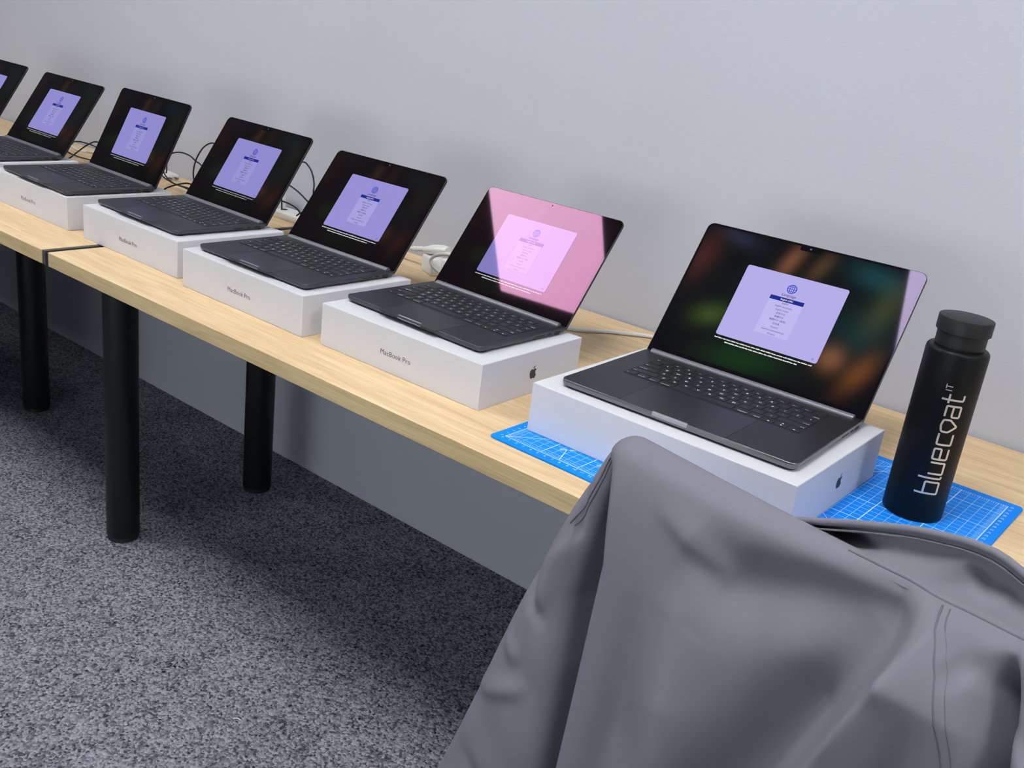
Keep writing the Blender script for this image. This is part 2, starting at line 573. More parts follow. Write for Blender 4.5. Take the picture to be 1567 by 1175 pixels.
# ------------------------------------------------------------------ cutting mat
MW_, MD_, MT_ = .6063, .453, .003
cm = thing('cutting_mat', 'blue cutting mat with pale grid lines under the nearest box and bottle', 'cutting mat', (.6739, .0492, 0), -.0127)
obj('sheet', rslab(0, MW_, 0, MD_, .008, [(.0006, 0), (0, .0006), (0, .0024), (.0006, .003)]).mesh('sheet', M['mat']), cm)
pl = MB()


def strip(mb, a, b, w, z):
    a, b = Vector((*a, z)), Vector((*b, z))
    s = (b - a).cross(Vector((0, 0, 1))).normalized() * w / 2
    mb.add([a - s, a + s, b + s, b - s], [(0, 1, 2, 3)])


mx, my = .0172, .0165
for k in (1, 2, 3, 4):                       # small star marks with slanted guide lines
    ox, oy = mx + .0635 * k + .02, my + .0381
    for ang in (30, 45, 60):
        d = (math.cos(math.radians(ang)), math.sin(math.radians(ang)))
        strip(pl, (ox - d[0] * .012, oy - d[1] * .012), (ox + d[0] * .012, oy + d[1] * .012), .0009, .00315)
    strip(pl, (ox - .002, oy), (ox + .012, my + .002), .001, .00315)
for (a, b) in (((mx, my), (mx + .42, my + .42)), ((MW_ - mx, my), (MW_ - mx - .42, my + .42)), ((mx + .19, my), (mx + .43, my + .42))):
    strip(pl, a, b, .0009, .0031)
obj('guide_lines', pl.mesh('guide_lines', M['mat_lines']), cm)
nb = MB()
for i in range(0, 46):                       # ruler numbers round the margin
    x = mx + i * .0127
    if x < MW_ - mx:
        vs, fs = text_geo(str(i), .0066)
        nb.add([(x + p[0], my - .0062 + p[1], .0032) for p in vs], fs)
for i in range(0, 34):
    y = my + i * .0127
    if y < MD_ - my:
        vs, fs = text_geo(str(i), .0060)
        nb.add([(MW_ - mx + .0055 - p[1], y + p[0], .0032) for p in vs], fs)
        nb.add([(mx - .0055 - p[1], y + p[0], .0032) for p in vs], fs)
tag(obj('ruler_numbers', nb.mesh('ruler_numbers', M['mat_lines']), cm), kind='stuff')


# ------------------------------------------------------------------ white cartons
def logo_geo(h):
    """bitten-apple emblem of height h, centred at the origin"""
    def cub(p0, p1, p2, p3, n=5):
        return [tuple((1 - t) ** 3 * p0[i] + 3 * (1 - t) ** 2 * t * p1[i] + 3 * (1 - t) * t * t * p2[i] + t ** 3 * p3[i] for i in (0, 1)) for t in [k / n for k in range(1, n + 1)]]
    cur = (12.152, 6.896)
    out = []
    for c in ((-.948, 0, -2.415, -1.078, -3.96, -1.04), (-2.04, .027, -3.91, 1.183, -4.961, 3.014), (-2.117, 3.675, -.546, 9.103, 1.519, 12.09),
              (1.013, 1.454, 2.208, 3.09, 3.792, 3.039), (1.52, -.065, 2.09, -.987, 3.935, -.987), (1.831, 0, 2.35, .987, 3.96, .948),
              (1.637, -.026, 2.676, -1.48, 3.676, -2.948), (1.156, -1.688, 1.636, -3.325, 1.662, -3.415), (-.039, -.013, -3.182, -1.221, -3.22, -4.857),
              (-.026, -3.04, 2.48, -4.494, 2.597, -4.559), (-1.429, -2.09, -3.623, -2.324, -4.39, -2.376), (-2, -.156, -3.675, 1.09, -4.61, 1.09)):
        q = [(cur[0] + c[i], cur[1] + c[i + 1]) for i in (0, 2, 4)]
        out += cub(cur, *q)
        cur = q[2]
    cur = (15.53, 3.83)
    leaf = []
    for c in ((.843, -1.012, 1.4, -2.427, 1.245, -3.83), (-1.207, .052, -2.662, .805, -3.532, 1.818), (-.78, .896, -1.454, 2.338, -1.273, 3.714), (1.338, .104, 2.715, -.688, 3.559, -1.701)):
        q = [(cur[0] + c[i], cur[1] + c[i + 1]) for i in (0, 2, 4)]
        leaf += cub(cur, *q)
        cur = q[2]
    bm = bmesh.new()
    for poly in (out, leaf):
        vs = [bm.verts.new(((p[0] - 12) / 24 * h, (12 - p[1]) / 24 * h, 0)) for p in poly]
        f = bm.faces.new(vs)
    bmesh.ops.triangulate(bm, faces=bm.faces[:])
    bm.verts.index_update()
    r = ([tuple(v.co) for v in bm.verts], [tuple(v.index for v in f.verts) for f in bm.faces])
    bm.free()
    return r


LOGO = logo_geo(.0215)
BOX14 = (.3535, .2552, .0734)
BOX16 = (.4038, .2959, .0737)


def carton(loc, rz, dims, label, text_x, text_z):
    W, D, H = dims
    key = ('carton', W)
    if key not in CACHE:
        a = MB().box(0, W, 0, D, 0, H, .0009).mesh('carton_lid', M['carton'])
        vs, fs = text_geo('MacBook Pro', .0150)
        x0 = min(p[0] for p in vs)
        x1 = max(p[0] for p in vs)
        k = .0668 / (x1 - x0)
        t = MB().add([(text_x + p[0] * k, -.0002, text_z + p[1] * k) for p in vs], fs).mesh('printed_name', M['print_grey'])
        lv, lf = LOGO
        g = MB().add([(W + .0002, D * .505 + p[0], H * .5 + p[1]) for p in lv], lf).mesh('printed_emblem', M['print_grey'])
        CACHE[key] = (a, t, g)
    a, t, g = CACHE[key]
    r = thing('white_carton', label, 'box', loc, rz, 'white cartons under the laptops')
    obj('carton_body', a, r)
    obj('printed_name', t, r)
    obj('printed_emblem', g, r)
    return r


# ------------------------------------------------------------------ laptops
PITCH, PITCHV = .0190, .0180
ROWS = [
    [('esc', 1.5), ('F1', 1), ('F2', 1), ('F3', 1), ('F4', 1), ('F5', 1), ('F6', 1), ('F7', 1), ('F8', 1), ('F9', 1), ('F10', 1), ('F11', 1), ('F12', 1), ('', 1)],
    [('`', 1)] + [(c, 1) for c in '1234567890-='] + [('delete', 1.5)],
    [('tab', 1.5)] + [(c, 1) for c in 'QWERTYUIOP[]\\'],
    [('caps lock', 1.75)] + [(c, 1) for c in "ASDFGHJKL;'"] + [('return', 1.75)],
    [('shift', 2.25)] + [(c, 1) for c in 'ZXCVBNM,./'] + [('shift', 2.25)],
    [('fn', 1), ('control', 1), ('option', 1), ('command', 1.25), ('', 5), ('command', 1.25), ('option', 1), ('<', 1), ('^v', 1), ('>', 1)],
]


def key_mesh(w, h):
    k = ('key', round(w, 5), round(h, 5))
    if k not in CACHE:
        hw, hh = w / 2, h / 2
        rr = []
        for ins, z in ((0, 0), (.0002, .0007), (.0008, .0010)):
            rr.append([(-hw + ins, -hh + ins, z), (hw - ins, -hh + ins, z), (hw - ins, hh - ins, z), (-hw + ins, hh - ins, z)])
        CACHE[k] = MB().loft(rr, cap0=False).mesh('key', M['key'])
    return CACHE[k]


def key_layout():
    out = []
    for r, row in enumerate(ROWS):
        x = -7.25 * PITCH
        y = (2.5 - r) * PITCHV
        for lab, w in row:
            cx = x + w * PITCH / 2
            kw = w * PITCH - .0026
            kh = PITCHV - .0026
            if lab in ('<', '>'):
                out.append((lab, cx, y - PITCHV / 4 + .0003, kw, kh / 2 - .0005))
            elif lab == '^v':
                out.append(('^', cx, y + PITCHV / 4 - .0009, kw, kh / 2 - .0007))
                out.append(('v', cx, y - PITCHV / 4 + .0003, kw, kh / 2 - .0005))
            else:
                out.append((lab, cx, y, kw, kh))
            x += w * PITCH
    return out


KEYS = key_layout()


def legends_mesh():
    if 'legends' in CACHE:
        return CACHE['legends']
    mb = MB()
    for lab, cx, cy, kw, kh in KEYS:
        if not lab:
            continue
        if lab in '<>^v' and kh < .008:
            s = .0016
            tri = {'<': [(-s, 0), (s, -s), (s, s)], '>': [(s, 0), (-s, s), (-s, -s)], '^': [(0, s), (-s, -s), (s, -s)], 'v': [(0, -s), (s, s), (-s, s)]}[lab]
            mb.add([(cx + p[0], cy + p[1], 0) for p in tri], [(0, 1, 2)])
            continue
        long_ = len(lab) > 1
        size = .0036 if long_ else .0062
        vs, fs = text_geo(lab, size)
        ox, oy = 0, 0
        if long_ and lab[0] != 'F':
            oy = -kh * .24
            w = (max(p[0] for p in vs) - min(p[0] for p in vs)) / 2
            ox = (-kw / 2 + w + .0016) if cx < 0 else (kw / 2 - w - .0016)
        elif long_:
            oy = -kh * .2
        mb.add([(cx + ox + p[0], cy + oy + p[1], 0) for p in vs], fs)
    CACHE['legends'] = mb.mesh('key_legends', M['legend'])
    return CACHE['legends']


def keys_joined():
    if 'keysall' not in CACHE:
        mb = MB()
        for lab, cx, cy, kw, kh in KEYS:
            hw, hh = kw / 2, kh / 2
            rr = []
            for ins, z in ((0, 0), (.0006, .0010)):
                rr.append([(cx - hw + ins, cy - hh + ins, z), (cx + hw - ins, cy - hh + ins, z), (cx + hw - ins, cy + hh - ins, z), (cx - hw + ins, cy + hh - ins, z)])
            mb.loft(rr, cap0=False)
        CACHE['keysall'] = mb.mesh('keys', M['key'])
    return CACHE['keysall']


LANGS = ['English (UK)', 'English', 'English (Australia)', 'English (India)', '简体中文', '繁體中文', '繁體中文 (香港)', '日本語', 'Español', 'Español (Latinoamérica)', 'Français']


def flat_text(lines, size, z):
    mb = MB()
    for s, x, y in lines:
        vs, fs = text_geo(s, size)
        mb.add([(x + p[0], y + p[1], z) for p in vs], fs)
    return mb


def screen_parts(W, cx, cy, s):
    """flat shapes shown on the display: name -> (mesh builder)"""
    k = ('scr', W)
    if k in CACHE:
        return CACHE[k]
    hw, hh = .0825 * s, .0625 * s
    P = {}
    P['dialog_window'] = ('dialog', MB().loft([rrect(cx - hw, cx + hw, cy - hh, cy + hh, .0006, .0035, 4), rrect(cx - hw, cx + hw, cy - hh, cy + hh, .0007, .0035, 4)], cap0=False))
    lx0, lx1, ly0, ly1 = cx - .0275 * s, cx + .0275 * s, cy - .041 * s, cy + .0235 * s
    P['language_list'] = ('list', MB().box(lx0, lx1, ly0, ly1, .00075, .00085))
    rowh = (ly1 - ly0) / 11
    P['selected_row'] = ('bar', MB().box(lx0, lx1, ly1 - rowh * 1.05, ly1 + rowh * .1, .0009, .0010))
    g = MB()
    gx, gy, gr, z = cx, cy + .0405 * s, .0078 * s, .00085
    seg = 28

    def ring(rx, ry, w):
        a = [(gx + rx * math.cos(2 * PI * i / seg), gy + ry * math.sin(2 * PI * i / seg), z) for i in range(seg)]
        b = [(gx + max(rx - w, 0) * math.cos(2 * PI * i / seg), gy + max(ry - w * .6, 0) * math.sin(2 * PI * i / seg), z) for i in range(seg)]
        g.add(a + b, [(i, (i + 1) % seg, seg + (i + 1) % seg, seg + i) for i in range(seg)])
    ring(gr, gr, .0015)
    ring(gr * .5, gr, .0012)
    for yy in (-.5, 0, .5):
        w = gr * math.sqrt(1 - yy * yy)
        g.add([(gx - w, gy + yy * gr - .0004, z), (gx + w, gy + yy * gr - .0004, z), (gx + w, gy + yy * gr + .0004, z), (gx - w, gy + yy * gr + .0004, z)], [(0, 1, 2, 3)])
    g.add([(gx - .0004, gy - gr, z), (gx + .0004, gy - gr, z), (gx + .0004, gy + gr, z), (gx - .0004, gy + gr, z)], [(0, 1, 2, 3)])
    P['globe_icon'] = ('globe', g)
    tl = flat_text([('Language', cx, cy + .0290 * s)], .0064 * s, .0009)
    for i, l in enumerate(LANGS):
        if i:
            vs, fs = text_geo(l, .0038 * s)
            tl.add([(cx + p[0], ly1 - rowh * (i + .5) + p[1], .0009) for p in vs], fs)
    # small help ring in the corner of the dialog
    vs, fs = text_geo('o', .006 * s)
    P['help_ring'] = ('ink', MB().add([(cx + hw - .008 + p[0], cy - hh + .006 + p[1], .0009) for p in vs], fs))
    P['screen_lettering'] = ('ink', tl)
    P['selected_lettering'] = ('caption', flat_text([(LANGS[0], cx, ly1 - rowh * .48)], .0040 * s, .0012))
    # two lines of small caption lettering under the dialog, words as short strokes
    cp = MB()
    rnd = random.Random(3)
    for (a, b, y) in ((cx - hw + .001, cx + hw - .004, cy - hh - .0046 * s), (cx - hw + .020, cx + hw - .026, cy - hh - .0094 * s)):
        x = a
        while x < b:
            w = min(rnd.uniform(.0035, .010), b - x)
            n = max(2, int(w / .0011))
            for q in range(n):
                hgt = rnd.choice((.0013, .0013, .0019)) * s
                xx = x + q * w / n
                cp.add([(xx, y - .0010 * s, .0006), (xx + w / n * .78, y - .0010 * s, .0006), (xx + w / n * .78, y - .0010 * s + hgt, .0006), (xx, y - .0010 * s + hgt, .0006)], [(0, 1, 2, 3)])
            x += w + .0011
    P['caption_lettering'] = ('caption', cp)
    CACHE[k] = P
    return P


def laptop_meshes(big):
    k = ('lap', big)
    if k in CACHE:
        return CACHE[k]
    W, D, H = (.3557, .2481, .2391) if big else (.3126, .2212, .2116)
    T = .0123 if big else .0115
    m = {}
    side = M['aluminium_dark']
    # deck slab with rounded corners, a belly curving under to the feet
    m['base'] = rslab(0, W, 0, D - .004, .0115, [(.010, .0016), (.005, .0021), (.0016, .0038), (.0004, .0062), (0, .0080), (0, T - .0012), (.0002, T - .0005), (.0007, T)], 7).mesh('base', side, 30)
    # flanks coloured lighter than the deck; the larger machine's tone holds reflected light
    m['base'].materials.append(M['aluminium_light' if big else 'aluminium_mid'])
    for p in m['base'].polygons:
        if abs(p.normal.z) < .95:
            p.material_index = 1
    kx, ky = W / 2, D - .034 - .0545
    m['well'] = rslab(kx - .1395, kx + .1395, ky - .0558, ky + .0558, .004, [(0, T - .0002), (0, T + .00012)], 4).mesh('keyboard_well', M['well'])
    m['key_o'] = (kx, ky, T + .0001)
    pw, ph = (.160, .0985) if big else (.130, .0800)
    py1 = ky - .0558 - .0035
    m['pad_edge'] = rslab(W / 2 - pw / 2 - .0009, W / 2 + pw / 2 + .0009, py1 - ph - .0009, py1 + .0009, .004, [(0, T - .0002), (0, T + .00006)], 4).mesh('trackpad_gap', M['port'])
    m['pad'] = rslab(W / 2 - pw / 2, W / 2 + pw / 2, py1 - ph, py1, .0036, [(0, T - .0002), (0, T + .00014)], 4).mesh('trackpad', M['pad'])
    # finger notch in the front edge
    m['notch'] = rslab(W / 2 - .027, W / 2 + .027, -.0006, .0042, .0022, [(.0004, T - .0052), (0, T - .0044), (0, T - .0002), (.0004, T + .0002)], 5).mesh('finger_notch', M['notch'])
    # hinge cover between deck and glass
    m['hinge'] = MB().tube([(x, D - .0130, T - .0010) for x in (.012, .0125, W - .0125, W - .012)], [.0052, .0062, .0062, .0052], 14).mesh('hinge_bar', M['hinge'], 40)
    # ports on the right flank
    for nm, (y0, y1, z0, z1) in dict(card_slot=(D - .089, D - .065, .0062, .0080), usb_port=(D - .056, D - .047, .0056, .0084), video_port=(D - .039, D - .024, .0050, .0090)).items():
        m[nm] = MB().box(W - .0015, W + .00015, y0, y1, z0, z1, .0001).mesh(nm, M['port'])
    m['foot'] = MB().lathe([(.0085, 0), (.0100, .0006), (.0100, .0022)], 0, 0, 20).mesh('foot', M['rubber'], 40)
    m['feet'] = [(.0145, .017), (W - .0145, .017), (.0145, D - .022), (W - .0145, D - .022)]
    # lid: origin on the hinge line; y runs up the lid, +z is the viewing side
    m['lid'] = rslab(0, W, -.004, H, .0115, [(.0016, -.0046), (.0004, -.0040), (0, -.0032), (0, -.0006), (.0005, -.0001)], 7, .004).mesh('lid', M['aluminium_dark'], 30)
    m['glass'] = rslab(.0011, W - .0011, 0, H - .0011, .0104, [(0, -.0002), (0, .0003)], 7, .0024).mesh('screen_glass', M['port'])
    m['picture'] = MB().loft([rrect(.0045, W - .0045, .0095, H - .0045, .00035, .007, 5, .0005), rrect(.0045, W - .0045, .0095, H - .0045, .00045, .007, 5, .0005)], cap0=False).mesh('display', M['port'])
    m['camera_notch'] = MB().loft([rrect(W / 2 - .0165, W / 2 + .0165, H - .0115, H - .003, .0005, .0005, 3, .0018), rrect(W / 2 - .0165, W / 2 + .0165, H - .0115, H - .003, .00055, .0005, 3, .0018)], cap0=False).mesh('camera_notch', M['port'])
    m['camera_lens'] = MB().lathe([(.0016, .00056), (.0016, .00062)], W / 2, H - .0065, 14).mesh('camera_lens', M['grey_plastic'])
    s = 1.0 if big else .975
    cx, cy = W / 2, (.1206 if big else .1062)
    m['screen'] = {n: (mk, mb.mesh(n, M['port'])) for n, (mk, mb) in screen_parts(W, cx, cy, s).items()}
    m['T'], m['D'], m['W'] = T, D, W
    CACHE[k] = m
    return m


def put(name, me, parent, m=None, loc=(0, 0, 0), rot=(0, 0, 0)):
    """an object that shares mesh data; m overrides the material for this object only"""
    o = obj(name, me, parent, loc, rot)
    if m:
        o.material_slots[0].link = 'OBJECT'
        o.material_slots[0].material = m
    return o


def laptop(loc, rz, ang, label, big=False, detail=True, scr=SCR_B):
    m = laptop_meshes(big)
    r = thing('laptop', label, 'laptop', loc, rz, 'open laptops on the white cartons')
    put('base', m['base'], r)
    put('keyboard_well', m['well'], r)
    kx, ky, kz = m['key_o']
    if detail:
        for lab, cx, cy, kw, kh in KEYS:
            put('key', key_mesh(kw, kh), r, None, (kx + cx, ky + cy, kz))
    else:
        tag(put('keys', keys_joined(), r, None, (kx, ky, kz)), kind='stuff')
    tag(put('key_legends', legends_mesh(), r, None, (kx, ky, kz + .00108)), kind='stuff')
    put('trackpad_gap', m['pad_edge'], r)
    put('trackpad', m['pad'], r)
    put('finger_notch', m['notch'], r)
    put('hinge_bar', m['hinge'], r)
    for nm in ('card_slot', 'usb_port', 'video_port'):
        put(nm, m[nm], r)
    for x, y in m['feet']:
        put('foot', m['foot'], r, None, (x, y, 0))
    lid = put('lid', m['lid'], r, None, (0, m['D'] - .008, m['T']), (PI - math.radians(ang), 0, 0))
    put('screen_glass', m['glass'], lid, scr['glass'])
    put('display', m['picture'], lid, scr['picture'])
    put('camera_notch', m['camera_notch'], lid, scr['glass'])
    put('camera_lens', m['camera_lens'], lid)
    for n, (mk, me) in m['screen'].items():
        put(n, me, lid, scr[mk])
    return r


# nearest first; positions are measured from the front left corner of each carton / laptop
Z14 = BOX14[2]
carton((.6953, .1098, MT_), -.0023, BOX16, 'larger white carton on the blue cutting mat under the nearest laptop', .200, .037)
laptop((.7249, .1308, MT_ + BOX16[2]), .0211, 125.4, 'nearest and largest laptop, on the carton that stands on the blue mat', True, True, SCR_A)
carton((.2484, .1045, 0), .0091, BOX14, 'white carton under the laptop with the pink reflection', .1755, .0315)
laptop((.2558, .1465, Z14), -.0266, 126.3, 'open dark laptop with a large pink reflection across its screen', False, True, SCR_M)
carton((-.1486, .1008, 0), -.0051, BOX14, 'white carton just beyond the one under the pink-reflecting laptop', .1755, .0315)
laptop((-.1296, .1195, Z14), .0002, 125.9, 'open dark laptop between the pink-reflecting one and the one at the table joint', False, True, SCR_B)
carton((-.549, .1216, 0), -.0062, BOX14, 'white carton standing across the grey joint between the two tables', .1755, .0315)
laptop((-.5423, .1472, Z14), -.0309, 122.5, 'open dark laptop on the carton that bridges the grey table joint', False, False, SCR_C)
carton((-.973, .1254, 0), -.005, BOX14, 'white carton first beyond the grey joint between the tables', .1755, .0315)
laptop((-.9406, .1346, Z14), -.0292, 116.3, 'open dark laptop first beyond the grey table joint', False, False, SCR_C)
carton((-1.3758, .113, 0), -.0007, BOX14, 'white carton second from the left edge, mostly hidden by the laptop before it', .1755, .0315)
laptop((-1.352, .1255, Z14), -.0088, 123.6, 'open dark laptop second from the left edge of the photo', False, False, SCR_C)
carton((-1.785, .112, 0), 0, BOX14, 'farthest white carton, out of view under the laptop cut by the left edge', .1755, .0315)
laptop((-1.755, .127, Z14), -.01, 123.0, 'farthest laptop, its lid cut off by the left edge of the photo', False, False, SCR_C)

# ------------------------------------------------------------------ bottle
BX, BY, BR = 1.177, .342, .0385
bt = thing('water_bottle', 'tall matt black water bottle with silver lettering standing on the blue mat', 'bottle', (BX, BY, MT_))
obj('bottle_body', MB().lathe([(BR - .003, 0), (BR - .0008, .0008), (BR, .003), (BR, .2265), (BR - .0006, .2295), (BR - .0022, .2318), (BR - .005, .2326), (.0300, .2326)], 0, 0, 72).mesh('bottle_body', M['bottle'], 40), bt)
obj('bottle_collar', MB().lathe([(.0285, .2322), (.0285, .2345), (.0303, .2350), (.0303, .2520), (.0290, .2525)], 0, 0, 72).mesh('bottle_collar', M['bottle_cap'], 35), bt)
obj('bottle_cap', MB().lathe([(.0325, .2522), (.0333, .2528), (.0333, .2702), (.0329, .2710), (.0315, .2714), (.004, .2716)], 0, 0, 72).mesh('bottle_cap', M['bottle_cap'], 35), bt)


def engraved(strokes, w):
    """strokes in millimetres (x along the reading direction = up the bottle, y = letter height) wrapped on the body"""
    mb = MB()

    def on(x, y, rr):
        a = math.radians(-41.5 - y / .672)
        return (rr * math.cos(a), rr * math.sin(a), .0430 + x * .001)
    for pts, closed in strokes:
        pts = [Vector((p[0], p[1], 0)) for p in pts]
        # round the corners
        sm = []
        n = len(pts)
        for i, p in enumerate(pts):
            if not closed and i in (0, n - 1):
                sm.append(p)
                continue
            a, b = pts[i - 1] - p, pts[(i + 1) % n] - p
            k = min(1.9, a.length * .45, b.length * .45)
            p0, p1 = p + a.normalized() * k, p + b.normalized() * k
            for t in (0, .35, .65, 1):
                sm.append(p0 * (1 - t) ** 2 + p * 2 * t * (1 - t) + p1 * t * t)
        fine = []
        m = len(sm)
        for i in range(m if closed else m - 1):
            a, b = sm[i], sm[(i + 1) % m]
            q = max(1, int((b - a).length / 1.2))
            fine += [a.lerp(b, j / q) for j in range(q)]
        if not closed:
            fine.append(sm[-1])
        m = len(fine)
        rings = []
        for i in range(m):
            a = fine[(i - 1) % m] if closed or i else fine[0]
            b = fine[(i + 1) % m] if closed or i < m - 1 else fine[-1]
            t = (b - a).normalized()
            s = Vector((-t.y, t.x, 0)) * w / 2
            l, r_ = fine[i] - s, fine[i] + s
            rings.append([on(l.x, l.y, BR - .0004), on(r_.x, r_.y, BR - .0004), on(r_.x, r_.y, BR + .00025), on(l.x, l.y, BR + .00025)])
        if closed:
            rings.append(rings[0])
        mb.loft(rings, not closed, not closed)
    return mb


LET = [([(0, 28), (0, 0), (16.2, 0), (16.2, 18), (.6, 18)], False),
       ([(21.6, 28), (21.6, 0), (25.0, 0)], False),
       ([(28, 18), (28, 0), (43.5, 0)], False), ([(43.5, 18), (43.5, 0)], False),
       ([(48.5, 9.2), (63, 9.2), (63, 18), (48.5, 18), (48.5, 0), (63.5, 0)], False),
       ([(83.8, 18), (69, 18), (69, 0), (83.8, 0)], False),
       ([(87, 17.2), (94.8, 19), (102.6, 17.2), (103.2, 9), (94.8, -.8), (86.4, 9)], True),
       ([(107.5, 18), (121.5, 18), (121.5, 0), (107, 0), (107, 9.6), (121.5, 9.6)], False),
       ([(129.5, 26.5), (129.5, 0), (137, 0)], False), ([(125, 18), (137, 18)], False)]
obj('lettering', engraved(LET, 2.35).mesh('lettering', M['steel_mark']), bt)
obj('small_lettering', engraved([([(141.5, 25), (141.5, 17.5)], False), ([(146.5, 25), (146.5, 17.5)], False), ([(143.6, 25), (149.4, 25)], False)], 1.0).mesh('small_lettering', M['steel_mark']), bt)


# ------------------------------------------------------------------ cables and plugs behind the laptops
def cable(name, label, pts, r, m, group=None, cat='cable'):
    return tag(obj(name, MB().tube(catmull(pts, 8), r, 8).mesh(name, m, 60)), label, cat, group)


BC = .0022
G1 = 'black cables looping behind the laptops'
cable('black_cable', 'black cable arching highest between the joint-bridging laptop and the next nearer', [(-.62, .70, .003), (-.585, .68, .02), (-.54, .64, .12), (-.50, .635, .158), (-.4598, .64, .1661), (-.444, .64, .1614), (-.4282, .64, .1482), (-.4181, .64, .1258), (-.4169, .64, .1111), (-.4177, .64, .0976), (-.412, .645, .05), (-.39, .66, .006), (-.33, .69, .003)], BC, M['black_cable'], G1)
cable('black_cable', 'black cable crossing straight downward behind the laptop on the table joint', [(-.66, .70, .003), (-.62, .68, .04), (-.56, .64, .10), (-.52, .622, .112), (-.4803, .62, .1044), (-.4457, .62, .0942), (-.4107, .62, .078), (-.37, .63, .045), (-.33, .65, .006), (-.28, .67, .003)], BC, M['black_cable'], G1)
cable('black_cable', 'lowest black cable drooping to the white power strip by the wall', [(-.70, .69, .003), (-.63, .66, .03), (-.56, .63, .058), (-.5095, .62, .0612), (-.4794, .62, .0599), (-.4533, .62, .0544), (-.4366, .62, .0433), (-.425, .625, .02), (-.41, .64, .003), (-.36, .66, .003)], BC, M['black_cable'], G1)
cable('black_cable', 'short black lead ending beside the white power strip', [(-.4521, .62, .0371), (-.4296, .62, .0496), (-.405, .63, .045), (-.37, .65, .004), (-.30, .68, .003)], BC, M['black_cable'], G1)
cable('black_cable', 'black cable arching above the flat white adapter on the far table', [(-1.16, .70, .003), (-1.11, .68, .02), (-1.06, .65, .07), (-1.0214, .64, .089), (-.9836, .64, .0991), (-.9371, .64, .0983), (-.9064, .64, .0878), (-.8881, .64, .0841), (-.85, .65, .06), (-.80, .67, .006), (-.74, .69, .003)], BC, M['black_cable'], G1)
cable('black_cable', 'black cable rising in a tall hoop behind the laptop at the joint', [(-.90, .66, .003), (-.912, .645, .02), (-.9176, .64, .0449), (-.9152, .64, .0721), (-.9006, .64, .1012), (-.8715, .64, .1324), (-.8337, .64, .1492), (-.80, .64, .14), (-.76, .65, .10), (-.72, .67, .02), (-.70, .69, .003)], BC, M['black_cable'], G1)
cable('black_cable', 'upper of two black cables sagging onto the far table near the adapter', [(-1.10, .67, .05), (-1.06, .64, .05), (-1.0288, .62, .0365), (-1.0121, .62, .0242), (-.977, .62, .0145), (-.9148, .62, .0150), (-.85, .63, .010), (-.80, .65, .003)], BC, M['black_cable'], G1)
cable('black_cable', 'lower of two black cables sagging onto the far table near the adapter', [(-1.06, .63, .05), (-1.03, .61, .042), (-1.0047, .6, .0317), (-.9651, .6, .023), (-.9276, .6, .0205), (-.8877, .6, .0189), (-.84, .61, .008), (-.79, .62, .003)], BC, M['black_cable'], G1)
cable('black_cable', 'black cable curling over the rear edge of the carton beyond the joint', [(-.70, .55, .02), (-.73, .53, .05), (-.7564, .52, .0611), (-.8055, .52, .05), (-.8469, .52, .0351), (-.8691, .52, .0239), (-.8597, .50, .0105), (-.82, .49, .003), (-.76, .50, .003)], BC, M['black_cable'], G1)
cable('black_cable', 'black cable lying flattest across the far end of the tables', [(-1.68, .70, .003), (-1.63, .68, .018), (-1.5846, .66, .0276), (-1.539, .66, .0338), (-1.4621, .66, .0330), (-1.40, .665, .015), (-1.34, .68, .003)], BC, M['black_cable'], G1)
cable('black_cable', 'black cable crossing diagonally between the two laptops farthest on the left', [(-1.20, .60, .02), (-1.225, .58, .06), (-1.2682, .56, .0799), (-1.3218, .56, .0644), (-1.3858, .56, .0308), (-1.4256, .56, .0084), (-1.4214, .54, .0035), (-1.38, .52, .003)], BC, M['black_cable'], G1)
cable('black_cable', 'black cable resting on the wood in front of the diagonal one, far left', [(-1.60, .63, .02), (-1.56, .615, .014), (-1.5126, .6, .0086), (-1.4725, .6, .0055), (-1.4245, .6, .0059), (-1.3873, .6, .0075), (-1.34, .61, .005), (-1.28, .62, .003)], BC, M['black_cable'], G1)

WC = .0042
cable('white_cable', 'white power cable lying on the table beside the nearest laptop', [(.30, .60, .0045), (.38, .575, .0045), (.4319, .5811, .0045), (.4708, .6265, .0045), (.50, .655, .0045), (.5433, .6905, .0045), (.60, .705, .0045), (.70, .70, .0045)], WC, M['white_cable'], None)
cable('white_cable', 'white cable looping in front of the white power adapter', [(.14, .62, .058), (.11, .605, .066), (.0828, .6, .0674), (.0546, .6, .0621), (.0326, .6, .0511), (.0263, .6, .0393), (.0375, .6, .0289), (.0601, .6, .0214), (.09, .605, .010), (.14, .62, .0045)], .0040, M['white_cable'], None)
cable('white_cable', 'white cable lying along the wall on the far left of the tables', [(-1.85, .70, .0035), (-1.75, .69, .0035), (-1.66, .685, .0035), (-1.57, .665, .0035), (-1.53, .69, .0035), (-1.45, .70, .0035), (-1.36, .68, .0035)], .0035, M['white_cable'], None)

# mains plug lying on the adapter
mp = thing('mains_plug', 'white mains plug with ribbed neck lying behind the white adapter', 'plug', (0, 0, 0))
body = MB()
ax = [(-.046, .655, .0446), (-.034, .656, .0470), (-.020, .657, .0500), (.004, .658, .0545), (.016, .659, .0560), (.022, .659, .0570)]
rad = [.007, .0105, .0130, .0130, .0105, .0095]
rings = []
for (x, y, z), q in zip(ax, rad):
    rings.append([(x, y + q * 1.25 * math.cos(2 * PI * k / 16), z + q * .85 * math.sin(2 * PI * k / 16)) for k in range(16)])
obj('plug_body', body.loft(rings).mesh('plug_body', M['white_plastic'], 40), mp)
nk = MB()
pts = [(-.078 + i * .0055, .654 + i * .0001, .0385 + i * .0011) for i in range(7)]
nk.tube(pts, [.0052 if i % 2 else .0066 for i in range(7)], 12)
obj('strain_relief', nk.mesh('strain_relief', M['white_plastic'], 50), mp)
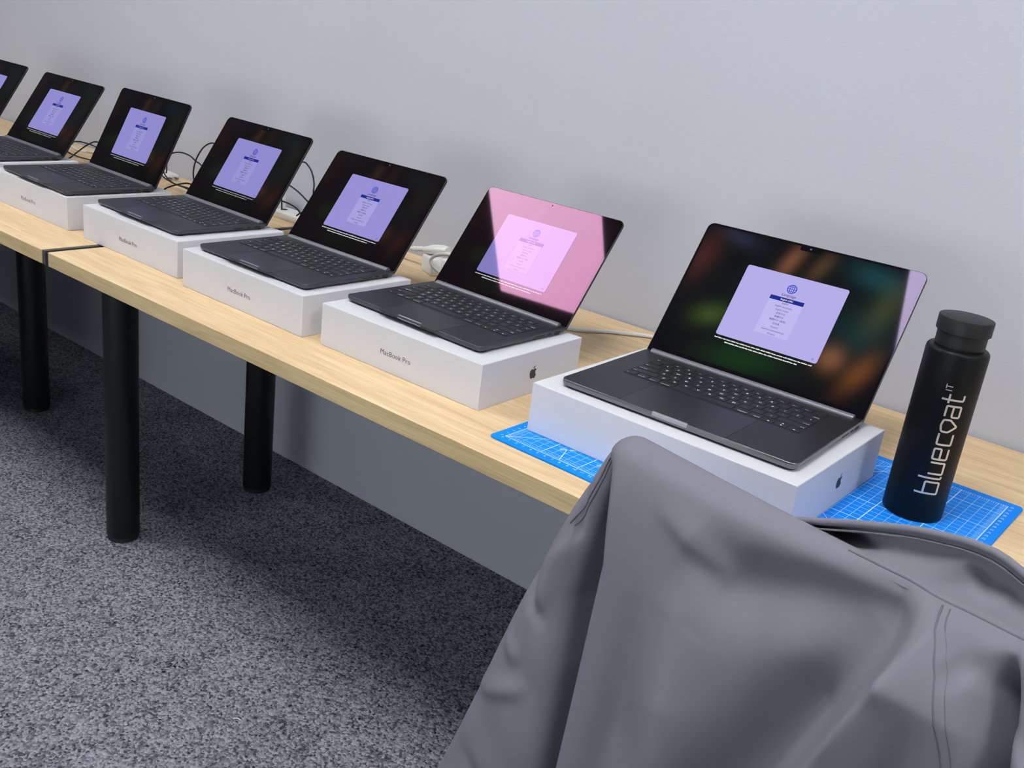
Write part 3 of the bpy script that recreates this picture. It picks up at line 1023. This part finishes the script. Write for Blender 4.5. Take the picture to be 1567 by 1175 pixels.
obj('lead', MB().tube(catmull([(-.30, .69, .0045), (-.24, .68, .006), (-.18, .67, .016), (-.13, .66, .029), (-.09, .654, .0365), (-.074, .654, .0392)], 8), .0042, 10).mesh('lead', M['white_cable'], 60), mp)

ad = thing('power_adapter', 'small white cube power adapter standing on the table behind the middle laptops', 'adapter', (-.006, .652, 0), -.42)
ab = MB()
ab = rslab(-.029, .031, -.022, .024, .004, [(.002, 0), (0, .002), (0, .034), (.002, .0365)], 4)
obj('adapter_body', ab.mesh('adapter_body', M['white_plastic'], 40), ad)
for y in (-.007, .008):
    obj('prong', MB().tube([(-.029, y, .021), (-.041, y, .021)], .0026, 10).mesh('prong', M['white_plastic'], 40), ad)
obj('rear_block', rslab(.002, .046, .0, .028, .003, [(.001, 0.0), (0, .002), (0, .036), (.001, .0385)], 4).mesh('rear_block', M['white_plastic'], 40), ad)

# power strip and upright charger by the wall
ps = thing('power_strip', 'flat white power strip with a round black socket by the wall', 'power strip', (-.62, .690, 0), .03)
obj('strip_body', rslab(-.10, .20, -.028, .028, .012, [(.002, 0), (0, .003), (0, .016), (.003, .0195)], 5).mesh('strip_body', M['white_plastic'], 40), ps)
obj('socket', MB().lathe([(.0078, .0193), (.0078, .0200), (.005, .0202)], .033, .0, 20).mesh('socket', M['port'], 40), ps)
obj('socket', MB().lathe([(.0078, .0193), (.0078, .0200), (.005, .0202)], .14, .0, 20).mesh('socket', M['port'], 40), ps)
ch = thing('charger', 'upright white charger block plugged into the power strip', 'charger', (-.630, .690, .0195), .03)
obj('charger_body', rslab(-.024, .026, -.02, .02, .005, [(.002, 0), (0, .002), (0, .060), (.003, .063)], 4).mesh('charger_body', M['white_plastic'], 40), ch)
fa = thing('flat_adapter', 'flat white adapter lying by the wall among black cables', 'adapter', (-1.125, .690, 0), -.12)
obj('adapter_body', rslab(-.040, .036, -.022, .022, .006, [(.003, 0), (0, .004), (0, .012), (.004, .016)], 4).mesh('adapter_body', M['white_plastic'], 40), fa)
for y in (-.009, .009):
    obj('prong', MB().box(.034, .052, y - .0025, y + .0025, .006, .0085).mesh('prong', M['grey_plastic']), fa)

# scrap of white thread on the carpet
tag(obj('thread_scrap', MB().tube(catmull([(.229, -.035, FLOOR + .003), (.234, -.030, FLOOR + .004), (.241, -.0275, FLOOR + .003)], 4), .0009, 6).mesh('thread_scrap', M['white_plastic'])), 'tiny white thread scrap lying on the grey carpet', 'thread')

# ------------------------------------------------------------------ unseen pedestal added left of the frame to shade the far wall under the table
dp = thing('drawer_pedestal', 'grey drawer pedestal standing in front of the far table, beyond the left edge', 'drawers', (-1.17, -.05, FLOOR))
obj('body', MB().box(-1.15, 0, -.50, 0, .03, .66, .002).mesh('body', M['cabinet']), dp)
for i in range(2):
    for j in range(3):
        x0, z0 = -1.14 + i * .57, .04 + j * .205
        dr = obj('drawer', MB().box(x0, x0 + .56, -.515, -.5005, z0, z0 + .195, .001).mesh('drawer', M['cabinet']), dp)
        obj('handle', MB().box(x0 + .20, x0 + .36, -.530, -.5155, z0 + .15, z0 + .162, .002).mesh('handle', M['grey_plastic']), dr)
for x in (-1.08, -.07):
    for y in (-.43, -.07):
        obj('foot', MB().lathe([(.025, 0), (.025, .03)], 0, 0, 16).mesh('foot', M['rubber']), dp, (x, y, 0))

# ------------------------------------------------------------------ office chair (under the jacket) and jacket
A0 = Vector((1.0165, -.1743, .18))
U = Vector((.9842, -.1768, 0))
NRM = Vector((-.1768, -.9842, 0))


def P3(a, b, c):
    return A0 + U * a + NRM * c + Vector((0, 0, b))


YAW = math.atan2(U.y, U.x)
chc = P3(.29, 0, -.025)
oc = thing('office_chair', 'black office chair tucked under the table, covered by the grey jacket', 'chair', (chc.x, chc.y, FLOOR), YAW)
H0 = -FLOOR + .18                         # height of the jacket ridge over the floor
# backrest: local x = along the back, y = towards the table
bk = MB().loft([rrect(-.235 + i, .235 - i, H0 - .42 + i, H0 - .008 - i, z, .07, 6) for i, z in ((.006, -.007), (0, -.003), (0, .003), (.006, .007))])
bk.v = [(x, z, y) for x, y, z in bk.v]
bk.f = [tuple(reversed(f)) for f in bk.f]
obj('backrest', bk.mesh('backrest', M['mesh_fabric'], 40), oc)
obj('back_post', MB().tube(catmull([(0, .012, H0 - .20), (0, .03, H0 - .42), (0, .06, .44), (0, .16, .405), (0, .26, .40)], 6), .020, 12).mesh('back_post', M['dark_plastic'], 50), oc)
obj('seat', rslab(-.235, .235, .04, .49, .09, [(.02, .42), (.004, .43), (0, .445), (.006, .468), (.03, .478)], 7).mesh('seat', M['mesh_fabric'], 40), oc)
obj('gas_column', MB().lathe([(.028, .10), (.028, .25), (.019, .252), (.019, .40), (.07, .402), (.07, .42)], 0, .26, 24).mesh('gas_column', M['dark_plastic'], 40), oc)
for k in range(5):
    a = 2 * PI * k / 5 + .3
    d = Vector((math.cos(a), math.sin(a), 0))
    o_ = Vector((0, .26, 0))
    ar = obj('base_arm', MB().tube([o_ + d * .02 + Vector((0, 0, .115)), o_ + d * .15 + Vector((0, 0, .10)), o_ + d * .27 + Vector((0, 0, .075))], [.024, .020, .014], 10).mesh('base_arm', M['dark_plastic'], 50), oc)
    w = o_ + d * .262
    s = Vector((-d.y, d.x, 0))
    cw = MB().tube([w - s * .018 + Vector((0, 0, .026)), w + s * .018 + Vector((0, 0, .026))], .026, 16)
    cw.tube([w + Vector((0, 0, .03)), w + Vector((0, 0, .078))], .008, 8)
    obj('caster', cw.mesh('caster', M['dark_plastic'], 40), ar)

# --- jacket: coordinates a (along the chair back), b (height from the ridge), c (towards the camera)
jk = thing('jacket', 'grey softshell jacket draped over a chair back at the table', 'jacket', tuple(P3(.27, 0, 0)))
JI = Matrix.Translation(-P3(.27, 0, 0))


def seg_dist(A, B, pts):
    """distance of points (A,B) to a polyline, signed side, and position along it 0..1"""
    best = np.full(A.shape, 1e9)
    sgn = np.zeros(A.shape)
    pos = np.zeros(A.shape)
    L = 0
    tot = sum(math.dist(pts[i], pts[i + 1]) for i in range(len(pts) - 1))
    for i in range(len(pts) - 1):
        (ax_, ay_), (bx_, by_) = pts[i], pts[i + 1]
        dx, dy = bx_ - ax_, by_ - ay_
        l = math.hypot(dx, dy)
        t = np.clip(((A - ax_) * dx + (B - ay_) * dy) / (l * l), 0, 1)
        d = np.hypot(A - ax_ - t * dx, B - ay_ - t * dy)
        s = np.sign((A - ax_) * dy - (B - ay_) * dx)      # + on the right-hand side of travel
        m = d < best
        best = np.where(m, d, best)
        sgn = np.where(m, s, sgn)
        pos = np.where(m, (L + t * l) / tot, pos)
        L += l
    return best, sgn, pos


def fold(A, B, pts, h, wl, wr, fade=(0.12, 0.0), p=2.0):
    """a ridge (h>0) or valley along pts with widths wl / wr on its two sides (left / right of travel)"""
    d, s, t = seg_dist(A, B, pts)
    w = np.where(s > 0, wr, wl)
    g = np.exp(-(d / w) ** p)
    f = np.ones_like(t)
    if fade[0] > 0:
        f = f * np.clip(t / fade[0], 0, 1)
    if fade[1] > 0:
        f = f * np.clip((1 - t) / fade[1], 0, 1)
    return h * g * f


def panel_disp(A, B):
    D = np.zeros_like(A)
    # hollow under the shoulder roll
    D += fold(A, B, [(.115, -.045), (.165, -.066), (.243, -.044), (.326, -.026)], -.024, .030, .038, (.25, .10))
    # crisp slanting fold that starts at the seam, valley on its far side
    D += fold(A, B, [(.346, -.004), (.338, -.0153), (.313, -.0955), (.289, -.171), (.245, -.30), (.17, -.60)], .052, .060, .009, (.08, 0), 1.15)
    D += fold(A, B, [(.303, -.048), (.278, -.10), (.250, -.17), (.20, -.30), (.12, -.60)], -.034, .020, .036, (.15, 0))
    # soft upright fold in the middle
    D += fold(A, B, [(.142, -.080), (.127, -.126), (.147, -.275), (.14, -.60)], .022, .026, .032, (.25, 0))
    D += fold(A, B, [(.060, -.032), (.100, -.045), (.150, -.062), (.17, -.10)], .004, .016, .010, (.3, .3))
    D += fold(A, B, [(.06, -.13), (.075, -.27), (.06, -.60)], -.012, .03, .03, (.3, 0))
    D += fold(A, B, [(.338, -.055), (.343, -.090), (.340, -.16), (.33, -.30)], -.015, .016, .014, (.3, 0))
    # deep gap before the right sleeve
    D += fold(A, B, [(.390, -.006), (.398, -.03), (.416, -.079), (.45, -.21), (.48, -.60)], -.050, .005, .013, (.06, 0), 1.6)
    D += fold(A, B, [(.43, -.02), (.46, -.10), (.50, -.30), (.52, -.6)], .025, .025, .03, (.1, 0))
    D += fold(A, B, [(.356, -.026), (.366, -.032), (.374, -.038)], -.006, .008, .008, (.3, .3))
    D += .0012 * np.sin(A * 70 + B * 25) * np.exp(-((A - .2) / .12) ** 2) * np.clip(-B / .08, 0, 1)
    # the cloth stands away from the chair back below the ridge
    D += .024 * (1 - np.exp(-np.clip(-B, 0, 1) / .035)) + .045 * np.clip(-B / .6, 0, 1) ** 1.3
    return D


RR = .017


def profile(w):
    """cross-section over the chair back: w = signed arc length from the crest, + towards the camera"""
    q = RR * PI / 2
    if w > q:
        return -RR - (w - q), 0.0
    if w < -q:
        return -RR - (-w - q), -2 * RR
    t = w / RR
    return RR * math.cos(t) - RR, -RR + RR * math.sin(t)


def blur(Z, n, ax):
    k = np.exp(-(np.arange(-2 * n, 2 * n + 1) / n) ** 2)
    k /= k.sum()
    return np.apply_along_axis(lambda r: np.convolve(np.pad(r, 2 * n, 'edge'), k, 'valid'), ax, Z)


na, nw = 252, 260
a_s = np.linspace(-.014, .60, na)
w_s = np.concatenate([np.linspace(-.22, -.03, 20), np.linspace(-.028, .63, nw - 20)])
bc = np.array([profile(w) for w in w_s])
AA = np.repeat(a_s[None, :], nw, 0)
BB = np.repeat(bc[:, 0][:, None], na, 1)
CC = np.repeat(bc[:, 1][:, None], na, 1)
front = np.clip((w_s + .004) / .02, 0, 1)[:, None]
Dm = blur(blur(panel_disp(AA, BB), 1, 1), 1, 0)
CC = CC + Dm * front
# the left edge rolls away round the shoulder, the crest drops beyond its ends
edge = np.clip((.006 - AA) / .020, 0, 1)
shift = .028 * np.clip(-BB / .12, 0, 1)
AA = AA + shift * np.clip(1 - (AA + .014) / .10, 0, 1)
CC = CC - .055 * edge ** 2.4 * np.clip((w_s - .012) / .06, 0, 1)[:, None] ** 1.3
BB = BB - .009 * edge ** 2
BB = BB - .02 * np.clip((AA - .50) / .1, 0, 1) ** 2
# gentle sag of the crest line
BB = BB - .0025 * np.sin(np.clip((AA - .02) / .33, 0, 1) * PI) * np.exp(-(w_s / .05) ** 2)[:, None]


def surf_mesh(name, A, B, Cc, m, thick=.0018):
    h, w = A.shape
    mb = MB()
    verts = [tuple(JI @ P3(float(A[i, j]), float(B[i, j]), float(Cc[i, j]))) for i in range(h) for j in range(w)]
    faces = [(i * w + j, i * w + j + 1, (i + 1) * w + j + 1, (i + 1) * w + j) for i in range(h - 1) for j in range(w - 1)]
    mb.add(verts, faces)
    me = mb.mesh(name, m, 180)
    o = obj(name, me, jk)
    so = o.modifiers.new('thickness', 'SOLIDIFY')
    so.thickness = thick
    so.offset = 0
    return o


surf_mesh('jacket_back', AA, BB, CC, M['softshell'])


def on_panel(a, b, lift=.0005):
    """point of the back panel at (a, b), b measured down from the crest"""
    w = (-b - RR) + RR * PI / 2 if b < -RR else RR * math.acos(max(-1, min(1, (b + RR) / RR)))
    i = np.interp(w, w_s, np.arange(nw))
    j = np.interp(a, a_s, np.arange(na))
    i0, j0 = min(int(i), nw - 2), min(int(j), na - 2)
    fi, fj = i - i0, j - j0
    g = [float((Z[i0, j0] * (1 - fj) + Z[i0, j0 + 1] * fj) * (1 - fi) + (Z[i0 + 1, j0] * (1 - fj) + Z[i0 + 1, j0 + 1] * fj) * fi) for Z in (AA, BB, CC)]
    return tuple(JI @ P3(g[0], g[1] + (lift if b > -.012 else 0), g[2] + lift))


def seam_line(name, pts, r):
    q = [Vector((p[0], p[1], 0)) for p in pts]
    q = catmull(q, 30)
    obj(name, MB().tube([on_panel(p.x, p.y) for p in q], r, 6).mesh(name, M['softshell_seam'], 60), jk)


seam_line('shoulder_seam', [(.332, -.003), (.351, -.028), (.3696, -.0644), (.384, -.102), (.405, -.18), (.43, -.42)], .0011)
seam_line('shoulder_seam', [(.338, -.003), (.357, -.027), (.3758, -.063), (.390, -.101), (.411, -.18), (.436, -.42)], .0008)
seam_line('yoke_seam', [(.245, -.0006), (.30, -.001), (.34, -.0012), (.40, -.001), (.46, -.001)], .0012)

# sleeve hanging at the left of the chair; its inner side drops back into the gap beside the back panel
zb = [-.010, -.013, -.018, -.03, -.05, -.105, -.19, -.27, -.395, -.55, -.72]
left = [.000, -.008, -.020, -.0275, -.0355, -.058, -.084, -.109, -.141, -.1916, -.240]
right = [.008, .006, .000, -.008, -.012, -.018, -.022, -.014, -.009, -.005, -.003]
cen = [-.017, -.018, -.020, -.022, -.022, -.018, -.010, -.002, .010, .018, .02]
dpt = [.001, .006, .011, .015, .018, .026, .034, .038, .042, .045, .046]
nb_, bv = 130, None
tt = np.linspace(0, 1, nb_) ** 1.15
bv = zb[0] + (zb[-1] - zb[0]) * tt


def atb(b, tab):
    return np.interp(b, zb[::-1], tab[::-1])


th = np.linspace(0, PI, 44)
rows_a, rows_c = [], []
for b in bv:
    l, r, c0, d = (float(atb(b, t_)) for t_ in (left, right, cen, dpt))
    k = max(0.0, min(1.0, (zb[0] - b - .016) / .05))
    pa = list((l + r) / 2 - (r - l) / 2 * np.cos(th))
    pc = list(c0 + d * np.sin(th) ** np.where(th > PI / 2, .5, .85))
    back = c0 - .004 - .070 * k
    ext = r + .002 + .055 * k
    for (x, z) in ((r + .001 * k, c0 - .015 * k), (r + .003 * k, back + .008 * k), (r + .008 * k, back), (ext, back - .002), (ext, back - .008 * k - .001), ((l + ext) / 2, back - .012 * k - .001), (l + .012 * k, back - .004 * k), (l + .002 * k, c0 - .018 * k), (l, c0)):
        pa.append(x)
        pc.append(z)
    rows_a.append(pa)
    rows_c.append(pc)
SA = np.array(rows_a)
SCc = np.array(rows_c)
SB = np.repeat(bv[:, None], SA.shape[1], 1)
wr = fold(SA, SB, [(-.085, -.175), (-.068, -.215), (-.040, -.235)], -.006, .012, .006, (.2, .2)) + fold(SA, SB, [(-.14, -.36), (-.10, -.345), (-.04, -.31)], .006, .012, .008, (.2, .2))
wr += fold(SA, SB, [(-.10, -.27), (-.06, -.29)], .005, .012, .010, (.3, .3)) + fold(SA, SB, [(-.045, -.05), (-.034, -.09), (-.032, -.13)], -.005, .006, .004, (.2, .2))
wr += fold(SA, SB, [(-.032, -.115), (-.052, -.16), (-.06, -.24)], .006, .016, .008, (.2, .3)) + fold(SA, SB, [(-.13, -.44), (-.08, -.46), (-.04, -.45)], -.004, .014, .010, (.2, .2))
wr += .0012 * np.sin(SB * 60 + SA * 40)
fm = np.zeros(SA.shape[1])
fm[:44] = np.sin(th)
SCc = SCc + wr * fm[None, :]
surf_mesh('sleeve', SA, SB, SCc, M['softshell'])
for j0 in (19, 23):
    pts = []
    for t in np.linspace(0, 1, 30):
        i = int(np.argmin(np.abs(bv - (-.022 - .095 * t))))
        j = int(round(j0 + 5 * math.sin(t * PI) - 2 * t))
        pts.append(tuple(JI @ P3(float(SA[i, j]), float(SB[i, j]), float(SCc[i, j]) + .0012)))
    obj('armhole_seam', MB().tube(catmull(pts[::3], 5), .0009, 6).mesh('armhole_seam', M['softshell_seam'], 60), jk)

# collar standing up behind the ridge
up_a = [.148, .1724, .2317, .2854, .3259, .351, .3715, .41, .47, .54]
up_b = [-.020, -.0145, .0113, .0317, .0416, .0432, .0362, .022, -.002, -.03]
ca = np.linspace(.150, .54, 120)
ct = np.linspace(0, 1, 36)
CA, CT = np.meshgrid(ca, ct)
ub = np.interp(CA, up_a, up_b)
ker = np.exp(-(np.arange(-6, 7) / 3.0) ** 2)
row = np.interp(ca, up_a, up_b)
row = np.convolve(np.pad(row, 6, 'edge'), ker / ker.sum(), 'valid')
ub = np.repeat(row[None, :], len(ct), 0)
lo_b = -.008
hole = np.exp(-((CA - .215) / .038) ** 2)
CB = lo_b + (ub - lo_b) * CT ** 1.1 - (.014 * np.sin(CT * PI) ** 1.2 * hole)
CCc = -.010 - .022 * CT - .030 * np.sin(CT * PI) * hole - .010 * np.sin(CT * PI)
wk = fold(CA, CB, [(.24, .008), (.29, .012), (.33, .012)], -.010, .007, .010, (.2, .2)) + fold(CA, CB, [(.29, .014), (.325, .0), (.36, -.004)], .011, .008, .006, (.2, .2))
wk = fold(CA, CB, [(.33, .026), (.35, .012), (.365, .016), (.38, .008)], -.010, .006, .006, (.2, .2)) + .0018 * np.sin(CA * 130 - CB * 160)
CCc = CCc + wk * np.sin(np.clip(CT * 1.15, 0, 1) * PI) ** .7
surf_mesh('collar', CA, CB, CCc, M['softshell'], .003)
edge_pts = [(float(ca[i]), float(row[i])) for i in range(0, 120, 3)]
obj('collar_piping', MB().tube([tuple(JI @ P3(a, b + .0005, -.032)) for a, b in edge_pts], .0034, 10).mesh('collar_piping', M['softshell'], 60), jk)
obj('collar_seam', MB().tube([tuple(JI @ P3(a, b - .0062, -.0295)) for a, b in edge_pts], .0010, 6).mesh('collar_seam', M['softshell_seam'], 60), jk)
